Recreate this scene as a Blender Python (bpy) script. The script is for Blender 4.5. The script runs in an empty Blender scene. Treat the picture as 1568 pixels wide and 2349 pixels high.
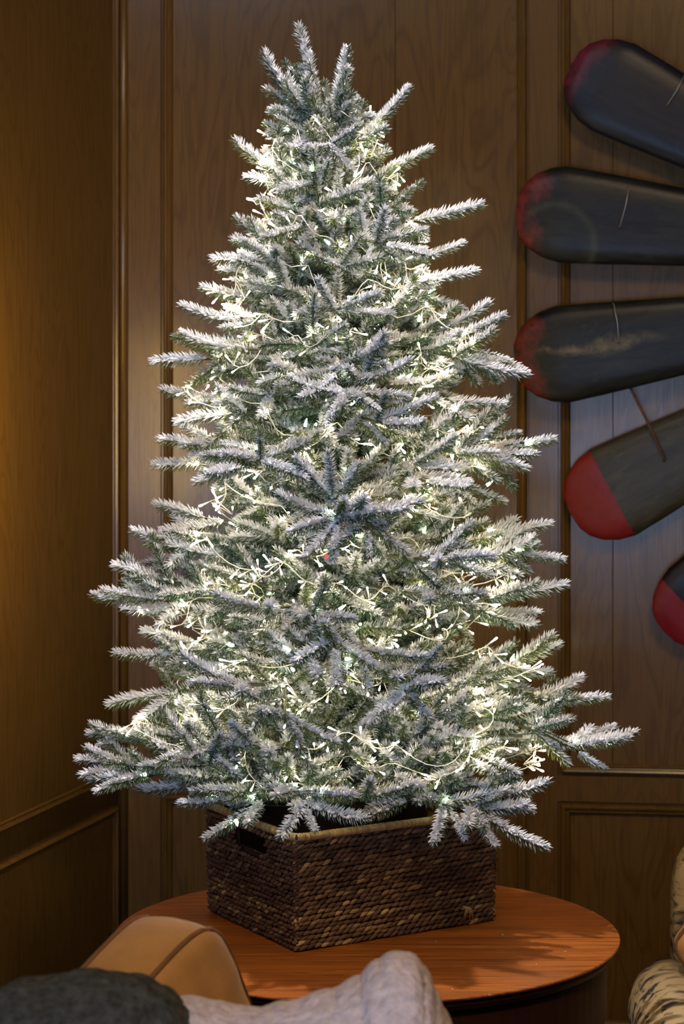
import bpy, math, random
import numpy as np
from mathutils import Vector, Matrix

PI = math.pi
R = random.Random(7)
sc = bpy.context.scene
C = sc.collection

# ------------------------------------------------------------------ camera
F = 5400.0          # focal length in pixels of the 1568 x 2349 frame
EYE = 1.87
HOR = 800.0         # row of the horizon
cam = bpy.data.cameras.new('camera')
cam.sensor_fit = 'VERTICAL'
cam.sensor_height = 36.0
cam.lens = F / 2349 * 36.0
cam.shift_y = (HOR - 1174.5) / 2349
cam.dof.use_dof = True
cam.dof.focus_distance = 4.45
cam.dof.aperture_fstop = 5.0
cam.clip_end = 60
cam_o = bpy.data.objects.new('camera', cam)
cam_o.location = (0, 0, EYE)
cam_o.rotation_euler = (PI / 2, 0, 0)
C.objects.link(cam_o)
sc.camera = cam_o

# ------------------------------------------------------------------ world, lights, exposure
w = bpy.data.worlds.new('world')
sc.world = w
w.use_nodes = True
w.node_tree.nodes['Background'].inputs[0].default_value = (0.75, 0.72, 0.85, 1)
w.node_tree.nodes['Background'].inputs[1].default_value = 0.04

sc.view_settings.view_transform = 'Standard'
sc.view_settings.look = 'None'
sc.view_settings.exposure = 0.0
sc.view_settings.gamma = 1.0
sc.view_settings.use_curve_mapping = False


def light(name, kind, loc, target, power, color, size=0.1, spot=None, blend=0.5, shape=None):
    l = bpy.data.lights.new(name, kind)
    l.energy = power
    l.color = color
    if kind == 'AREA':
        l.shape = 'RECTANGLE' if isinstance(size, tuple) else 'SQUARE'
        if isinstance(size, tuple):
            l.size, l.size_y = size
        else:
            l.size = size
    else:
        l.shadow_soft_size = size
    if kind == 'SPOT':
        l.spot_size = math.radians(spot)
        l.spot_blend = blend
    o = bpy.data.objects.new(name, l)
    o.location = loc
    d = Vector(target) - Vector(loc)
    o.rotation_euler = d.to_track_quat('-Z', 'Y').to_euler()
    C.objects.link(o)
    return o


# ceiling spot above the table (throws the twig shadows on the table top)
light('ceiling_spot', 'SPOT', (-0.02, 4.58, 4.32), (0.04, 4.56, 0.75), 420, (0.98, 0.92, 0.93), 0.035, 26, 0.6)
# row of cool windows behind the camera (its sheen shows on the varnished panelling beside the tree)
light('window_row', 'AREA', (-1.35, -1.1, 1.26), (-1.35, 4.0, 1.26), 115, (0.46, 0.64, 1.0), (3.4, 0.85))
# unseen cool fill light high on the left
light('cool_fill', 'AREA', (-1.9, 1.2, 4.2), (-0.1, 4.7, 1.6), 70, (0.55, 0.70, 1.0), (1.2, 0.8))
# warm wall sconce just outside the frame on the left
light('warm_sconce', 'AREA', (-0.735, 4.74, 1.66), (-0.97, 4.90, 1.66), 12, (1.0, 0.58, 0.04), (0.05, 0.5))
# dim warm light of the room
light('room_light', 'AREA', (0.8, 1.4, 4.25), (0.1, 5.4, 1.5), 94, (1.0, 0.72, 0.42), (0.9, 0.9))

try:
    cy = sc.cycles
    cy.use_denoising = True
    cy.use_adaptive_sampling = True
    cy.adaptive_threshold = 0.025
    cy.max_bounces = 6
    cy.diffuse_bounces = 3
    cy.glossy_bounces = 2
    cy.transmission_bounces = 3
    cy.sample_clamp_indirect = 3.0
    cy.caustics_reflective = False
    cy.caustics_refractive = False
except Exception:
    pass


# ------------------------------------------------------------------ helpers
def P(px, py, d):
    """point seen at pixel (px, py) at depth d"""
    return Vector(((px - 784) / F * d, d, EYE - (py - HOR) / F * d))


def mat(name, color=(0.5, 0.5, 0.5), rough=0.6, spec=0.5):
    m = bpy.data.materials.new(name)
    m.use_nodes = True
    b = m.node_tree.nodes['Principled BSDF']
    b.inputs['Base Color'].default_value = (*color, 1)
    b.inputs['Roughness'].default_value = rough
    b.inputs['Specular IOR Level'].default_value = spec
    return m, m.node_tree, b


def N(nt, kind, **kw):
    n = nt.nodes.new(kind)
    for k, v in kw.items():
        if k.startswith('_'):
            setattr(n, k[1:], v)
        else:
            n.inputs[k.replace('__', ' ')].default_value = v
    return n


def ramp(nt, fac, stops):
    r = nt.nodes.new('ShaderNodeValToRGB')
    e = r.color_ramp.elements
    e[0].position, e[0].color = stops[0][0], (*stops[0][1], 1)
    e[1].position, e[1].color = stops[1][0], (*stops[1][1], 1)
    for p, c in stops[2:]:
        x = e.new(p)
        x.color = (*c, 1)
    nt.links.new(fac, r.inputs[0])
    return r.outputs[0]


def mixc(nt, fac, a, b, mode='MIX'):
    m = nt.nodes.new('ShaderNodeMix')
    m.data_type = 'RGBA'
    m.blend_type = mode
    for s, v in ((0, fac), (6, a), (7, b)):
        if isinstance(v, (int, float)):
            m.inputs[s].default_value = v
        elif isinstance(v, tuple):
            m.inputs[s].default_value = (*v, 1)
        else:
            nt.links.new(v, m.inputs[s])
    return m.outputs[2]


def math_n(nt, op, a, b=0.0, c=0.0, clamp=False):
    m = nt.nodes.new('ShaderNodeMath')
    m.operation = op
    m.use_clamp = clamp
    for i, v in enumerate((a, b, c)):
        if isinstance(v, (int, float)):
            m.inputs[i].default_value = v
        else:
            nt.links.new(v, m.inputs[i])
    return m.outputs[0]


def coords(nt, scale=(1, 1, 1), rot=(0, 0, 0), kind='Object', rand=0.0):
    tc = nt.nodes.new('ShaderNodeTexCoord')
    mp = nt.nodes.new('ShaderNodeMapping')
    mp.inputs['Scale'].default_value = scale
    mp.inputs['Rotation'].default_value = rot
    nt.links.new(tc.outputs[kind], mp.inputs[0])
    if rand:
        oi = nt.nodes.new('ShaderNodeObjectInfo')
        v = nt.nodes.new('ShaderNodeVectorMath')
        v.operation = 'SCALE'
        v.inputs[0].default_value = (rand, rand * 0.7, rand * 1.3)
        nt.links.new(oi.outputs['Random'], v.inputs['Scale'])
        nt.links.new(v.outputs[0], mp.inputs['Location'])
    return mp.outputs[0]


def noise(nt, vec, scale=5.0, detail=4.0, rough=0.5, dist=0.0):
    n = nt.nodes.new('ShaderNodeTexNoise')
    n.inputs['Scale'].default_value = scale
    n.inputs['Detail'].default_value = detail
    n.inputs['Roughness'].default_value = rough
    n.inputs['Distortion'].default_value = dist
    nt.links.new(vec, n.inputs['Vector'])
    return n.outputs[0]


def bump(nt, b, h, strength=0.3, dist=0.002):
    n = nt.nodes.new('ShaderNodeBump')
    n.inputs['Strength'].default_value = strength
    n.inputs['Distance'].default_value = dist
    nt.links.new(h, n.inputs['Height'])
    nt.links.new(n.outputs[0], b.inputs['Normal'])


def attr(nt, name):
    a = nt.nodes.new('ShaderNodeAttribute')
    a.attribute_name = name
    return a


def mesh(name, vs, fs, mats=None, smooth=False, mi=None, cols=None):
    me = bpy.data.meshes.new(name)
    me.from_pydata([tuple(v) for v in vs], [], [tuple(f) for f in fs])
    for m in (mats if isinstance(mats, (list, tuple)) else [mats]):
        if m is not None:
            me.materials.append(m)
    if mi is not None:
        me.polygons.foreach_set('material_index', mi)
    if smooth:
        me.polygons.foreach_set('use_smooth', [True] * len(me.polygons))
    if cols:
        for k, vals in cols.items():
            a = me.attributes.new(k, 'FLOAT', 'POINT')
            a.data.foreach_set('value', vals)
    me.update()
    return me


def obj(name, me, parent=None, M=None):
    o = bpy.data.objects.new(name, me)
    C.objects.link(o)
    if parent is not None:
        o.parent = parent
    if M is not None:
        o.matrix_basis = M
    return o


def tag(o, label=None, cat=None, group=None, kind=None):
    if label:
        o['label'] = label
    if cat:
        o['category'] = cat
    if group:
        o['group'] = group
    if kind:
        o['kind'] = kind
    return o


def empty(name, loc=(0, 0, 0), rz=0.0, rot=None):
    o = bpy.data.objects.new(name, None)
    o.location = loc
    o.rotation_euler = rot if rot else (0, 0, rz)
    o.empty_display_size = 0.05
    C.objects.link(o)
    return o


class MB:
    """collects geometry for one mesh"""
    def __init__(s):
        s.v, s.f, s.m, s.c = [], [], [], []

    def add(s, vs, fs, m=0, c=0.0):
        b = len(s.v)
        s.v += [tuple(v) for v in vs]
        s.f += [tuple(i + b for i in f) for f in fs]
        s.m += [m] * len(fs)
        s.c += (list(c) if hasattr(c, '__len__') else [c] * len(vs))

    def box(s, x0, x1, y0, y1, z0, z1, m=0):
        vs = [(x, y, z) for x in (x0, x1) for y in (y0, y1) for z in (z0, z1)]
        s.add(vs, [(0, 1, 3, 2), (4, 6, 7, 5), (0, 4, 5, 1), (2, 3, 7, 6), (0, 2, 6, 4), (1, 5, 7, 3)], m)

    def tube(s, pts, r, n=6, m=0, c=0.0, cap=True):
        pts = [Vector(p) for p in pts]
        rs = r if hasattr(r, '__len__') else [r] * len(pts)
        vs, fs = [], []
        up = None
        for i, p in enumerate(pts):
            d = (pts[min(i + 1, len(pts) - 1)] - pts[max(i - 1, 0)])
            if d.length < 1e-9:
                d = Vector((0, 0, 1))
            d.normalize()
            if up is None:
                up = Vector((0, 0, 1)) if abs(d.z) < 0.9 else Vector((1, 0, 0))
            a = d.cross(up)
            if a.length < 1e-6:
                a = d.orthogonal()
            a.normalize()
            up = a.cross(d).normalized()
            for k in range(n):
                t = 2 * PI * k / n
                vs.append(p + a * (math.cos(t) * rs[i]) + up * (math.sin(t) * rs[i]))
        for i in range(len(pts) - 1):
            for k in range(n):
                k2 = (k + 1) % n
                fs.append((i * n + k, i * n + k2, (i + 1) * n + k2, (i + 1) * n + k))
        if cap:
            fs.append(tuple(range(n - 1, -1, -1)))
            fs.append(tuple((len(pts) - 1) * n + k for k in range(n)))
        s.add(vs, fs, m, c)

    def ring(s, prof, n=48, m=0, close=False):
        """lathe profile [(r,z)] about z"""
        vs = [(r * math.cos(2 * PI * k / n), r * math.sin(2 * PI * k / n), z) for r, z in prof for k in range(n)]
        fs = []
        for i in range(len(prof) - 1):
            for k in range(n):
                k2 = (k + 1) % n
                fs.append((i * n + k, i * n + k2, (i + 1) * n + k2, (i + 1) * n + k))
        fs.append(tuple(range(n - 1, -1, -1)))
        fs.append(tuple((len(prof) - 1) * n + k for k in range(n)))
        s.add(vs, fs, m)

    def mesh(s, name, mats, smooth=False, col=None):
        return mesh(name, s.v, s.f, mats, smooth, s.m, {col: s.c} if col else None)

    def obj(s, name, mats, parent=None, smooth=False, col=None, M=None):
        return obj(name, s.mesh(name, mats, smooth, col), parent, M)


def bevel(o, width=0.002, seg=2):
    m = o.modifiers.new('bevel', 'BEVEL')
    m.width = width
    m.segments = seg
    m.limit_method = 'ANGLE'
    return o


# ------------------------------------------------------------------ materials
def wood(name, dark, light_, scale=1.0, rough=0.45, rot=(0, 0, 0), vertical=True, knots=0.5, rand=3.0, bumpy=0.15, fine=1.0, cathedral=1.0, spec=0.5):
    m, nt, b = mat(name, light_, rough, spec)
    sv = (5.5, 5.5, 0.9) if vertical else (0.7, 14, 14)
    v = coords(nt, tuple(x * scale for x in sv), rot, rand=rand)
    n1 = noise(nt, v, 1.5, 3, 0.5, 0.6)
    rings = math_n(nt, 'SINE', math_n(nt, 'MULTIPLY', n1, (80.0 if vertical else 46.0) * cathedral))
    rings = math_n(nt, 'MULTIPLY_ADD', rings, 0.5, 0.5)
    rings = math_n(nt, 'POWER', rings, 4.0 if vertical else 2.0)
    sf = (260, 260, 5) if vertical else (5, 260, 260)
    vf = coords(nt, tuple(x * scale * fine for x in sf), rot, rand=rand)
    n2 = noise(nt, vf, 1.0, 3, 0.7)
    vb = coords(nt, (2.2, 2.2, 0.8), rot, rand=rand * 2)
    n3 = noise(nt, vb, 1.5, 3, 0.6)
    base = mixc(nt, n3, tuple(x * 0.82 for x in light_), tuple(min(1, x * 1.15) for x in light_))
    f1 = math_n(nt, 'MULTIPLY', rings, knots)
    c1 = mixc(nt, f1, base, dark)
    f2 = math_n(nt, 'MULTIPLY_ADD', n2, 2.4, -0.95, clamp=True)
    f2 = math_n(nt, 'MULTIPLY', f2, 0.45 if vertical else 0.8)
    c2 = mixc(nt, f2, c1, dark)
    nt.links.new(c2, b.inputs['Base Color'])
    rr = math_n(nt, 'MULTIPLY_ADD', n2, 0.15, rough - 0.07)
    nt.links.new(rr, b.inputs['Roughness'])
    bump(nt, b, n2, bumpy, 0.001)
    return m


M_WALL = wood('oak_panelling', (0.044, 0.021, 0.006), (0.130, 0.072, 0.021), 1.0, 0.20, knots=0.34, cathedral=0.9, spec=0.26)
M_TRIM = wood('oak_moulding', (0.038, 0.019, 0.006), (0.125, 0.068, 0.020), 1.0, 0.20, knots=0.2, spec=0.26)
M_TABLE = wood('oak_table_top', (0.085, 0.018, 0.004), (0.39, 0.112, 0.015), 1.0, 0.38, rot=(0, 0, math.radians(-52)), vertical=False, knots=0.55, rand=0, fine=0.45, bumpy=0.05, spec=0.3, cathedral=1.3)
M_TABLE_DARK = wood('dark_table_wood', (0.018, 0.008, 0.006), (0.045, 0.018, 0.012), 1.0, 0.45, knots=0.3, spec=0.08)


def m_plain_noise(name, c1, c2, sc_=40, rough=0.8, bs=0.3, bd=0.002, bscale=None, spec=0.3, sheen=0.0, detail=5):
    m, nt, b = mat(name, c1, rough, spec)
    v = coords(nt)
    n = noise(nt, v, sc_, detail, 0.6)
    nt.links.new(mixc(nt, math_n(nt, 'MULTIPLY_ADD', n, 1.8, -0.4, clamp=True), c1, c2), b.inputs['Base Color'])
    n2 = noise(nt, v, bscale or sc_ * 3, 4, 0.6)
    bump(nt, b, n2, bs, bd)
    if sheen:
        b.inputs['Sheen Weight'].default_value = sheen
    return m


M_FLOOR = m_plain_noise('floor_carpet', (0.03, 0.018, 0.014), (0.06, 0.03, 0.022), 30, 0.95, 0.5)
M_CEIL = m_plain_noise('ceiling_paint', (0.22, 0.19, 0.15), (0.25, 0.22, 0.18), 8, 0.9, 0.05)
M_SUEDE = m_plain_noise('tan_leather', (0.34, 0.155, 0.036), (0.68, 0.33, 0.088), 7, 0.62, 0.25, 0.002, 130, 0.3, 0.3)
M_PIPING = m_plain_noise('brown_piping', (0.15, 0.06, 0.022), (0.22, 0.095, 0.035), 20, 0.55, 0.2, 0.001, 200)
M_SOFA = m_plain_noise('sofa_leather', (0.03, 0.018, 0.014), (0.05, 0.03, 0.022), 12, 0.6)
M_PLUSH = m_plain_noise('grey_plush', (0.012, 0.012, 0.009), (0.085, 0.082, 0.068), 60, 1.0, 1.0, 0.006, 110, 0.05, 0.0)
M_FLEECE = m_plain_noise('white_fleece', (0.37, 0.30, 0.30), (0.74, 0.60, 0.57), 70, 1.0, 1.0, 0.008, 90, 0.05, 0.0)
M_TRUNK = m_plain_noise('trunk_wrap', (0.03, 0.03, 0.015), (0.06, 0.055, 0.025), 60, 0.8)
M_STEM = m_plain_noise('branch_wrap', (0.035, 0.05, 0.02), (0.09, 0.085, 0.05), 80, 0.8)


def needle_mat():
    m, nt, b = mat('flocked_needles', (0.8, 0.8, 0.8), 0.75, 0.2)
    a = attr(nt, 'snow')
    oi = nt.nodes.new('ShaderNodeObjectInfo')
    v = coords(nt)
    n = noise(nt, v, 180, 2, 0.6)
    s = math_n(nt, 'ADD', a.outputs['Fac'], math_n(nt, 'MULTIPLY_ADD', n, 0.9, -0.45))
    s = math_n(nt, 'MULTIPLY_ADD', s, 1.6, -0.22, clamp=True)
    g = mixc(nt, oi.outputs['Random'], (0.028, 0.075, 0.045), (0.095, 0.125, 0.024))
    nt.links.new(mixc(nt, s, g, (0.80, 0.80, 0.81)), b.inputs['Base Color'])
    return m


M_NEEDLE = needle_mat()
M_SNOW = m_plain_noise('flock_snow', (0.82, 0.82, 0.83), (0.72, 0.73, 0.75), 120, 0.9, 0.5, 0.002, 300, 0.1)


def emis(name, color, strength, base=(0.9, 0.9, 0.85)):
    m, nt, b = mat(name, base, 0.3)
    b.inputs['Emission Color'].default_value = (*color, 1)
    b.inputs['Emission Strength'].default_value = strength
    return m


M_LED = emis('warm_white_led', (1.0, 0.84, 0.54), 135)
M_SLEEVE_GLOW = emis('sleeve_glow', (1.0, 0.88, 0.66), 1.1, (0.8, 0.76, 0.66))  # sleeve end emits faintly, standing in for light from the LED inside
M_LED2 = emis('green_tinted_led', (0.80, 1.0, 0.66), 20)
M_CABLE, _nt, _b = mat('clear_cable', (0.74, 0.70, 0.60), 0.3)
_b.inputs['Subsurface Weight'].default_value = 0.0
M_GREENWIRE, _, _ = mat('green_wire', (0.02, 0.07, 0.035), 0.5)
M_RED, _, _ = mat('red_fuse_tag', (0.7, 0.02, 0.02), 0.5)
M_WIRE, _, _b = mat('steel_wire', (0.35, 0.34, 0.33), 0.35)
_b.inputs['Metallic'].default_value = 0.6
M_CORD = m_plain_noise('brown_cord', (0.06, 0.03, 0.015), (0.12, 0.06, 0.03), 90, 0.8)


# ------------------------------------------------------------------ the room
K = 0.12                        # slant of the back wall


def back_pt(px):
    t = (px - 784) / F
    y = 5.75 / (1 + K * t)
    return t * y, y


CX, CY = back_pt(272)
CN = math.hypot(1, K)


def bx(px):                     # local x on the back wall
    x, y = back_pt(px)
    return math.hypot(x - CX, y - CY) * (1 if px >= 272 else -1)


wall_b = empty('wall_back', (CX, CY, 0), -math.atan(K))
tag(wall_b, kind='structure')
PROF = [(0.0, 0.0), (0.0015, 0.007), (0.0055, 0.007), (0.008, -0.006), (0.0125, -0.010), (0.017, -0.008), (0.0185, -0.002),
        (0.021, -0.001), (0.024, -0.004), (0.027, -0.002), (0.0285, 0.005), (0.031, 0.009)]


def frame_mesh(x0, x1, z0, z1, prof=PROF):
    mb = MB()
    vs, fs = [], []
    for i, d in prof:
        vs += [(x0 + i, d, z0 + i), (x1 - i, d, z0 + i), (x1 - i, d, z1 - i), (x0 + i, d, z1 - i)]
    for r in range(len(prof) - 1):
        for k in range(4):
            k2 = (k + 1) % 4
            fs.append((r * 4 + k, r * 4 + k2, (r + 1) * 4 + k2, (r + 1) * 4 + k))
    mb.add(vs, fs)
    return mb


def wall_panels(wall, cols, zs, xend0, xend1, T=0.06, seams={}):
    """cols: list of (x0,x1) openings; zs: list of (z0,z1) openings; stiles and rails fill the rest"""
    W = PROF[-1][0]
    edges = [xend0] + [e for c in cols for e in c] + [xend1]
    for i in range(0, len(edges), 2):
        if edges[i + 1] - edges[i] > 0.004:
            mb = MB()
            mb.box(edges[i], edges[i + 1], 0, T, 0, 4.4)
            mb.obj('stile', M_TRIM, wall)
    for ci, (x0, x1) in enumerate(cols):
        zz = [0.0] + [e for z in zs for e in z] + [4.4]
        for i in range(0, len(zz), 2):
            mb = MB()
            mb.box(x0, x1, 0.0, T, zz[i], zz[i + 1])
            mb.obj('rail', M_TRIM, wall)
        for zi, (z0, z1) in enumerate(zs):
            frame_mesh(x0, x1, z0, z1).obj('moulding', M_TRIM, wall)
            cuts = [x0 + W - 0.003] + seams.get((ci, zi), []) + [x1 - W + 0.003]
            for a, b in zip(cuts[:-1], cuts[1:]):
                mb = MB()
                mb.box(a + 0.0004, b - 0.0004, 0.008, T, z0 + W - 0.003, z1 - W + 0.003)
                o = mb.obj('panel', M_WALL, wall)
                bevel(o, 0.0008, 1)
    # backing behind every seam
    mb = MB()
    mb.box(xend0, xend1, T + 0.001, T + 0.05, 0, 4.4)
    mb.obj('backing', M_TABLE_DARK, wall)


def zb(py, px=1300):
    x, y = back_pt(px)
    return EYE - (py - HOR) / F * y


ZU0, ZL1 = zb(1780), zb(1838)
wall_panels(wall_b, [(bx(368), bx(1213)), (bx(1279), bx(2250)), (bx(2330), bx(3300))], [(0.22, ZL1), (ZU0, 4.15)], 0.0, bx(3360),
            seams={(1, 1): [bx(1405), bx(1830)], (0, 1): [bx(905)], (2, 1): [bx(2800)]})
# corner bead
mb = MB()
mb.tube([(0.013, -0.004, 0.16), (0.013, -0.004, 4.4)], 0.011, 12)
mb.obj('corner_bead', M_TRIM, wall_b, smooth=True)

# left wall
wall_l = empty('wall_left', (CX, CY, 0), math.atan2(1, 0.294))
tag(wall_l, kind='structure')
wall_panels(wall_l, [(-1.75, -0.010), (-3.7, -1.95)], [(0.22, 0.748), (0.806, 4.15)], -5.2, 0.0)
for i in list(wall_l.children):
    pass

for wl, x0, x1, nm in ((wall_b, 0, bx(3360), 'back'), (wall_l, -5.2, 0, 'left')):
    mb = MB()
    mb.box(x0, x1, -0.016, 0, 0, 0.15)
    mb.box(x0, x1, -0.010, 0, 0.15, 0.165)
    o = mb.obj('baseboard_' + nm, M_TRIM, None)
    o.location = wl.location
    o.rotation_euler = wl.rotation_euler
    tag(o, kind='structure')

mb = MB()
mb.box(2.66, 2.76, -1.2, 5.44, 0, 4.4)
tag(mb.obj('wall_right', M_WALL), kind='structure')
mb = MB()
mb.box(-3.2, 3.6, -1.2, 6.2, -0.06, 0)
tag(mb.obj('floor', M_FLOOR), kind='structure')
mb = MB()
mb.box(-3.2, 3.6, -1.2, 6.2, 4.4, 4.46)
tag(mb.obj('ceiling', M_CEIL), kind='structure')

# ------------------------------------------------------------------ round table
TZ = 0.73
TX, TY, TR = 0.048, 4.60, 0.492
tab = empty('round_table', (TX, TY, 0))
tag(tab, 'round oak pedestal table with glossy orange top, carrying the woven basket', 'table')
mb = MB()
mb.ring([(TR - 0.006, TZ - 0.0065), (TR - 0.001, TZ - 0.005), (TR, TZ - 0.002), (TR - 0.0015, TZ)], 144)
mb.obj('table_top', M_TABLE, tab, smooth=False)
mb = MB()
mb.ring([(TR - 0.034, TZ - 0.028), (TR - 0.014, TZ - 0.026), (TR - 0.008, TZ - 0.016), (TR - 0.0065, TZ - 0.0066)], 144)
mb.obj('table_edge', M_TABLE_DARK, tab, smooth=False)
mb = MB()
mb.ring([(TR - 0.03, TZ - 0.15), (TR - 0.026, TZ - 0.145), (TR - 0.026, TZ - 0.034), (TR - 0.03, TZ - 0.0285)], 96)
mb.obj('apron', M_TABLE_DARK, tab)
mb = MB()
mb.ring([(0.10, 0.09), (0.11, 0.12), (0.075, 0.2), (0.06, 0.28), (0.085, 0.38), (0.07, 0.48), (0.09, 0.55), (0.12, TZ - 0.151)], 40)
mb.obj('pedestal', M_TABLE_DARK, tab, smooth=True)
for k in range(4):
    a = PI / 4 + k * PI / 2
    mb = MB()
    pts = [(math.cos(a) * r, math.sin(a) * r, z) for r, z in ((0.06, 0.13), (0.15, 0.12), (0.26, 0.07), (0.35, 0.035), (0.40, 0.03))]
    mb.tube(pts, [0.035, 0.034, 0.03, 0.026, 0.03], 10)
    mb.obj('foot', M_TABLE_DARK, tab, smooth=True)

mb = MB()
for px, py, r in ((1152, 2146, .0018), (1296, 2184, .0014), (1037, 2270, .0015), (1006, 2288, .0012), (1122, 2288, .0013), (1000, 2160, .0010), (1230, 2212, .001), (960, 2236, .001)):
    d = (EYE - TZ) / ((py - HOR) / F)
    if (((px - 784) / F * d - TX) ** 2 + (d - TY) ** 2) ** .5 > TR - 0.01:
        d += 0.012
    p = P(px, py, d)
    mb.tube([(p.x - r, p.y, TZ + r * 0.5), (p.x, p.y, TZ + r), (p.x + r, p.y, TZ + r * .4)], [r * .4, r * .8, r * .3], 5)
tag(mb.obj('snow_crumbs', M_SNOW), 'tiny white crumbs of artificial snow on the table top', 'snow', kind='stuff')

# ------------------------------------------------------------------ woven basket
BA = Vector((-0.0856, 4.445, 0))         # near corner
BL = Vector((-0.2687, 4.772, 0))         # left corner
BR = Vector((0.302, 4.692, 0))           # right corner
BF = BL + BR - BA                        # far corner
BH = 0.212
M_STRAW, nt, b = mat('water_hyacinth', (0.2, 0.12, 0.06), 0.65, 0.3)
a = attr(nt, 'tone')
v = coords(nt, (1, 1, 1))
n = noise(nt, v, 260, 3, 0.6)
col = ramp(nt, math_n(nt, 'ADD', a.outputs['Fac'], math_n(nt, 'MULTIPLY_ADD', n, 0.3, -0.15)),
           [(0.0, (0.025, 0.011, 0.007)), (0.35, (0.075, 0.036, 0.020)), (0.7, (0.16, 0.090, 0.045)), (1.0, (0.48, 0.33, 0.13))])
nt.links.new(col, b.inputs['Base Color'])
bump(nt, b, n, 0.4, 0.001)

bk = empty('woven_basket', ((BA + BF) / 2).to_tuple()[:2] + (TZ + 0.002,))
tag(bk, 'rectangular brown woven basket with cut-out handle holding the tree, on the round table', 'basket')
BC = (BA + BF) / 2
corners = [BA, BR, BF, BL]
rb = random.Random(3)
# template stitch: a slanted tapered lozenge
def stitch(mb, p, dirv, nrm, length, h, slant, tone):
    up = Vector((0, 0, 1))
    ax = (dirv * math.cos(slant) + up * math.sin(slant)).normalized()
    ay = nrm.cross(ax).normalized()
    vs, fs = [], []
    ts = (-1, -0.6, 0, 0.6, 1)
    rs = (0.15, 0.8, 1.0, 0.8, 0.15)
    for t, r in zip(ts, rs):
        for k in range(6):
            th = 2 * PI * k / 6
            vs.append(p + ax * (t * length / 2) + ay * (math.cos(th) * h * 0.5 * r) + nrm * (math.sin(th) * h * 0.42 * r))
    for i in range(4):
        for k in range(6):
            fs.append((i * 6 + k, i * 6 + (k + 1) % 6, (i + 1) * 6 + (k + 1) % 6, (i + 1) * 6 + k))
    mb.add(vs, fs, 0, tone)


ROWS = 23
for r in range(ROWS):
    halves = (MB(), MB())
    z = (r + 0.5) * BH / ROWS
    row_tone = 0.44 + rb.uniform(-0.14, 0.14) + (0.12 if r < 8 else 0) - (0.2 if r in (9, 10) else 0)
    pitch = 0.0155
    for e in range(4):
        A, B = corners[e] - BC, corners[(e + 1) % 4] - BC
        # slight flare outwards to the rim, rounded corners
        fl = 1.0 + 0.02 * (z / BH)
        A, B = A * fl, B * fl
        L = (B - A).length
        d = (B - A).normalized()
        nr = Vector((d.y, -d.x, 0))
        nst = int(L / pitch)
        ph = rb.random()
        for i in range(nst + 1):
            s = (i + (0.5 if r % 2 else 0.0) + 0.12 * rb.uniform(-1, 1)) * L / nst
            s = min(max(s, 0.005), L - 0.005)
            u = s / L
            # cut-out handle in the left and right short sides
            if e in (1, 3) and ROWS - 7 <= r <= ROWS - 3 and 0.33 < u < 0.68:
                if not (r == ROWS - 7 and (u < 0.40 or u > 0.60)):
                    continue
            edge = min(s, L - s)
            inn = -0.006 * max(0, 1 - edge / 0.012) ** 2
            wob = 0.0012 * math.sin(u * 19 + r * 1.7)
            p = A + d * s + nr * (inn + rb.uniform(-0.001, 0.001)) + Vector((0, 0, z + wob))
            split_ = ROWS - 7 <= r <= ROWS - 3
            mb = halves[0] if (not split_ or e == 2 or (e == 1 and u > 0.5) or (e == 3 and u < 0.5)) else halves[1]
            stitch(mb, p, d, nr, rb.uniform(0.019, 0.026), rb.uniform(0.0085, 0.0105), math.radians(rb.uniform(12, 26)), min(1, max(0, row_tone + rb.uniform(-0.35, 0.50) * rb.random())))
    for mb in halves:
        if mb.v:
            mb.obj('woven_strand', M_STRAW, bk, smooth=True, col='tone')
# inner wall behind the strands, with the handle openings left out
mb = MB()
for e in range(4):
    A, B = (corners[e] - BC) * 0.985, (corners[(e + 1) % 4] - BC) * 0.985
    d = (B - A)
    zt, zh0, zh1 = BH - 0.002, BH * (ROWS - 6) / ROWS, BH * (ROWS - 2) / ROWS
    def wallquad(u0, u1, z0, z1):
        nr = Vector((d.y, -d.x, 0)).normalized() * 0.003
        o_ = []
        for off in (-nr, nr * 0):
            o_ += [A + d * u0 + off + Vector((0, 0, z0)), A + d * u1 + off + Vector((0, 0, z0)), A + d * u1 + off + Vector((0, 0, z1)), A + d * u0 + off + Vector((0, 0, z1))]
        mb.add(o_, [(0, 1, 2, 3), (7, 6, 5, 4), (0, 4, 5, 1), (3, 2, 6, 7), (0, 3, 7, 4), (1, 5, 6, 2)], 0, 0.15)
    if e in (1, 3):
        wallquad(0, 0.33, 0.002, zt)
        wallquad(0.68, 1, 0.002, zt)
        wallquad(0.33, 0.68, 0.002, zh0)
        wallquad(0.33, 0.68, zh1, zt)
    else:
        wallquad(0, 1, 0.002, zt)
base = [(c - BC) * 0.985 + Vector((0, 0, 0.001)) for c in corners]
mb.add(base + [b_ + Vector((0, 0, 0.006)) for b_ in base], [(3, 2, 1, 0), (4, 5, 6, 7), (0, 1, 5, 4), (1, 2, 6, 5), (2, 3, 7, 6), (3, 0, 4, 7)], 0, 0.1)
mb.obj('lining', M_STRAW, bk, col='tone')
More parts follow.
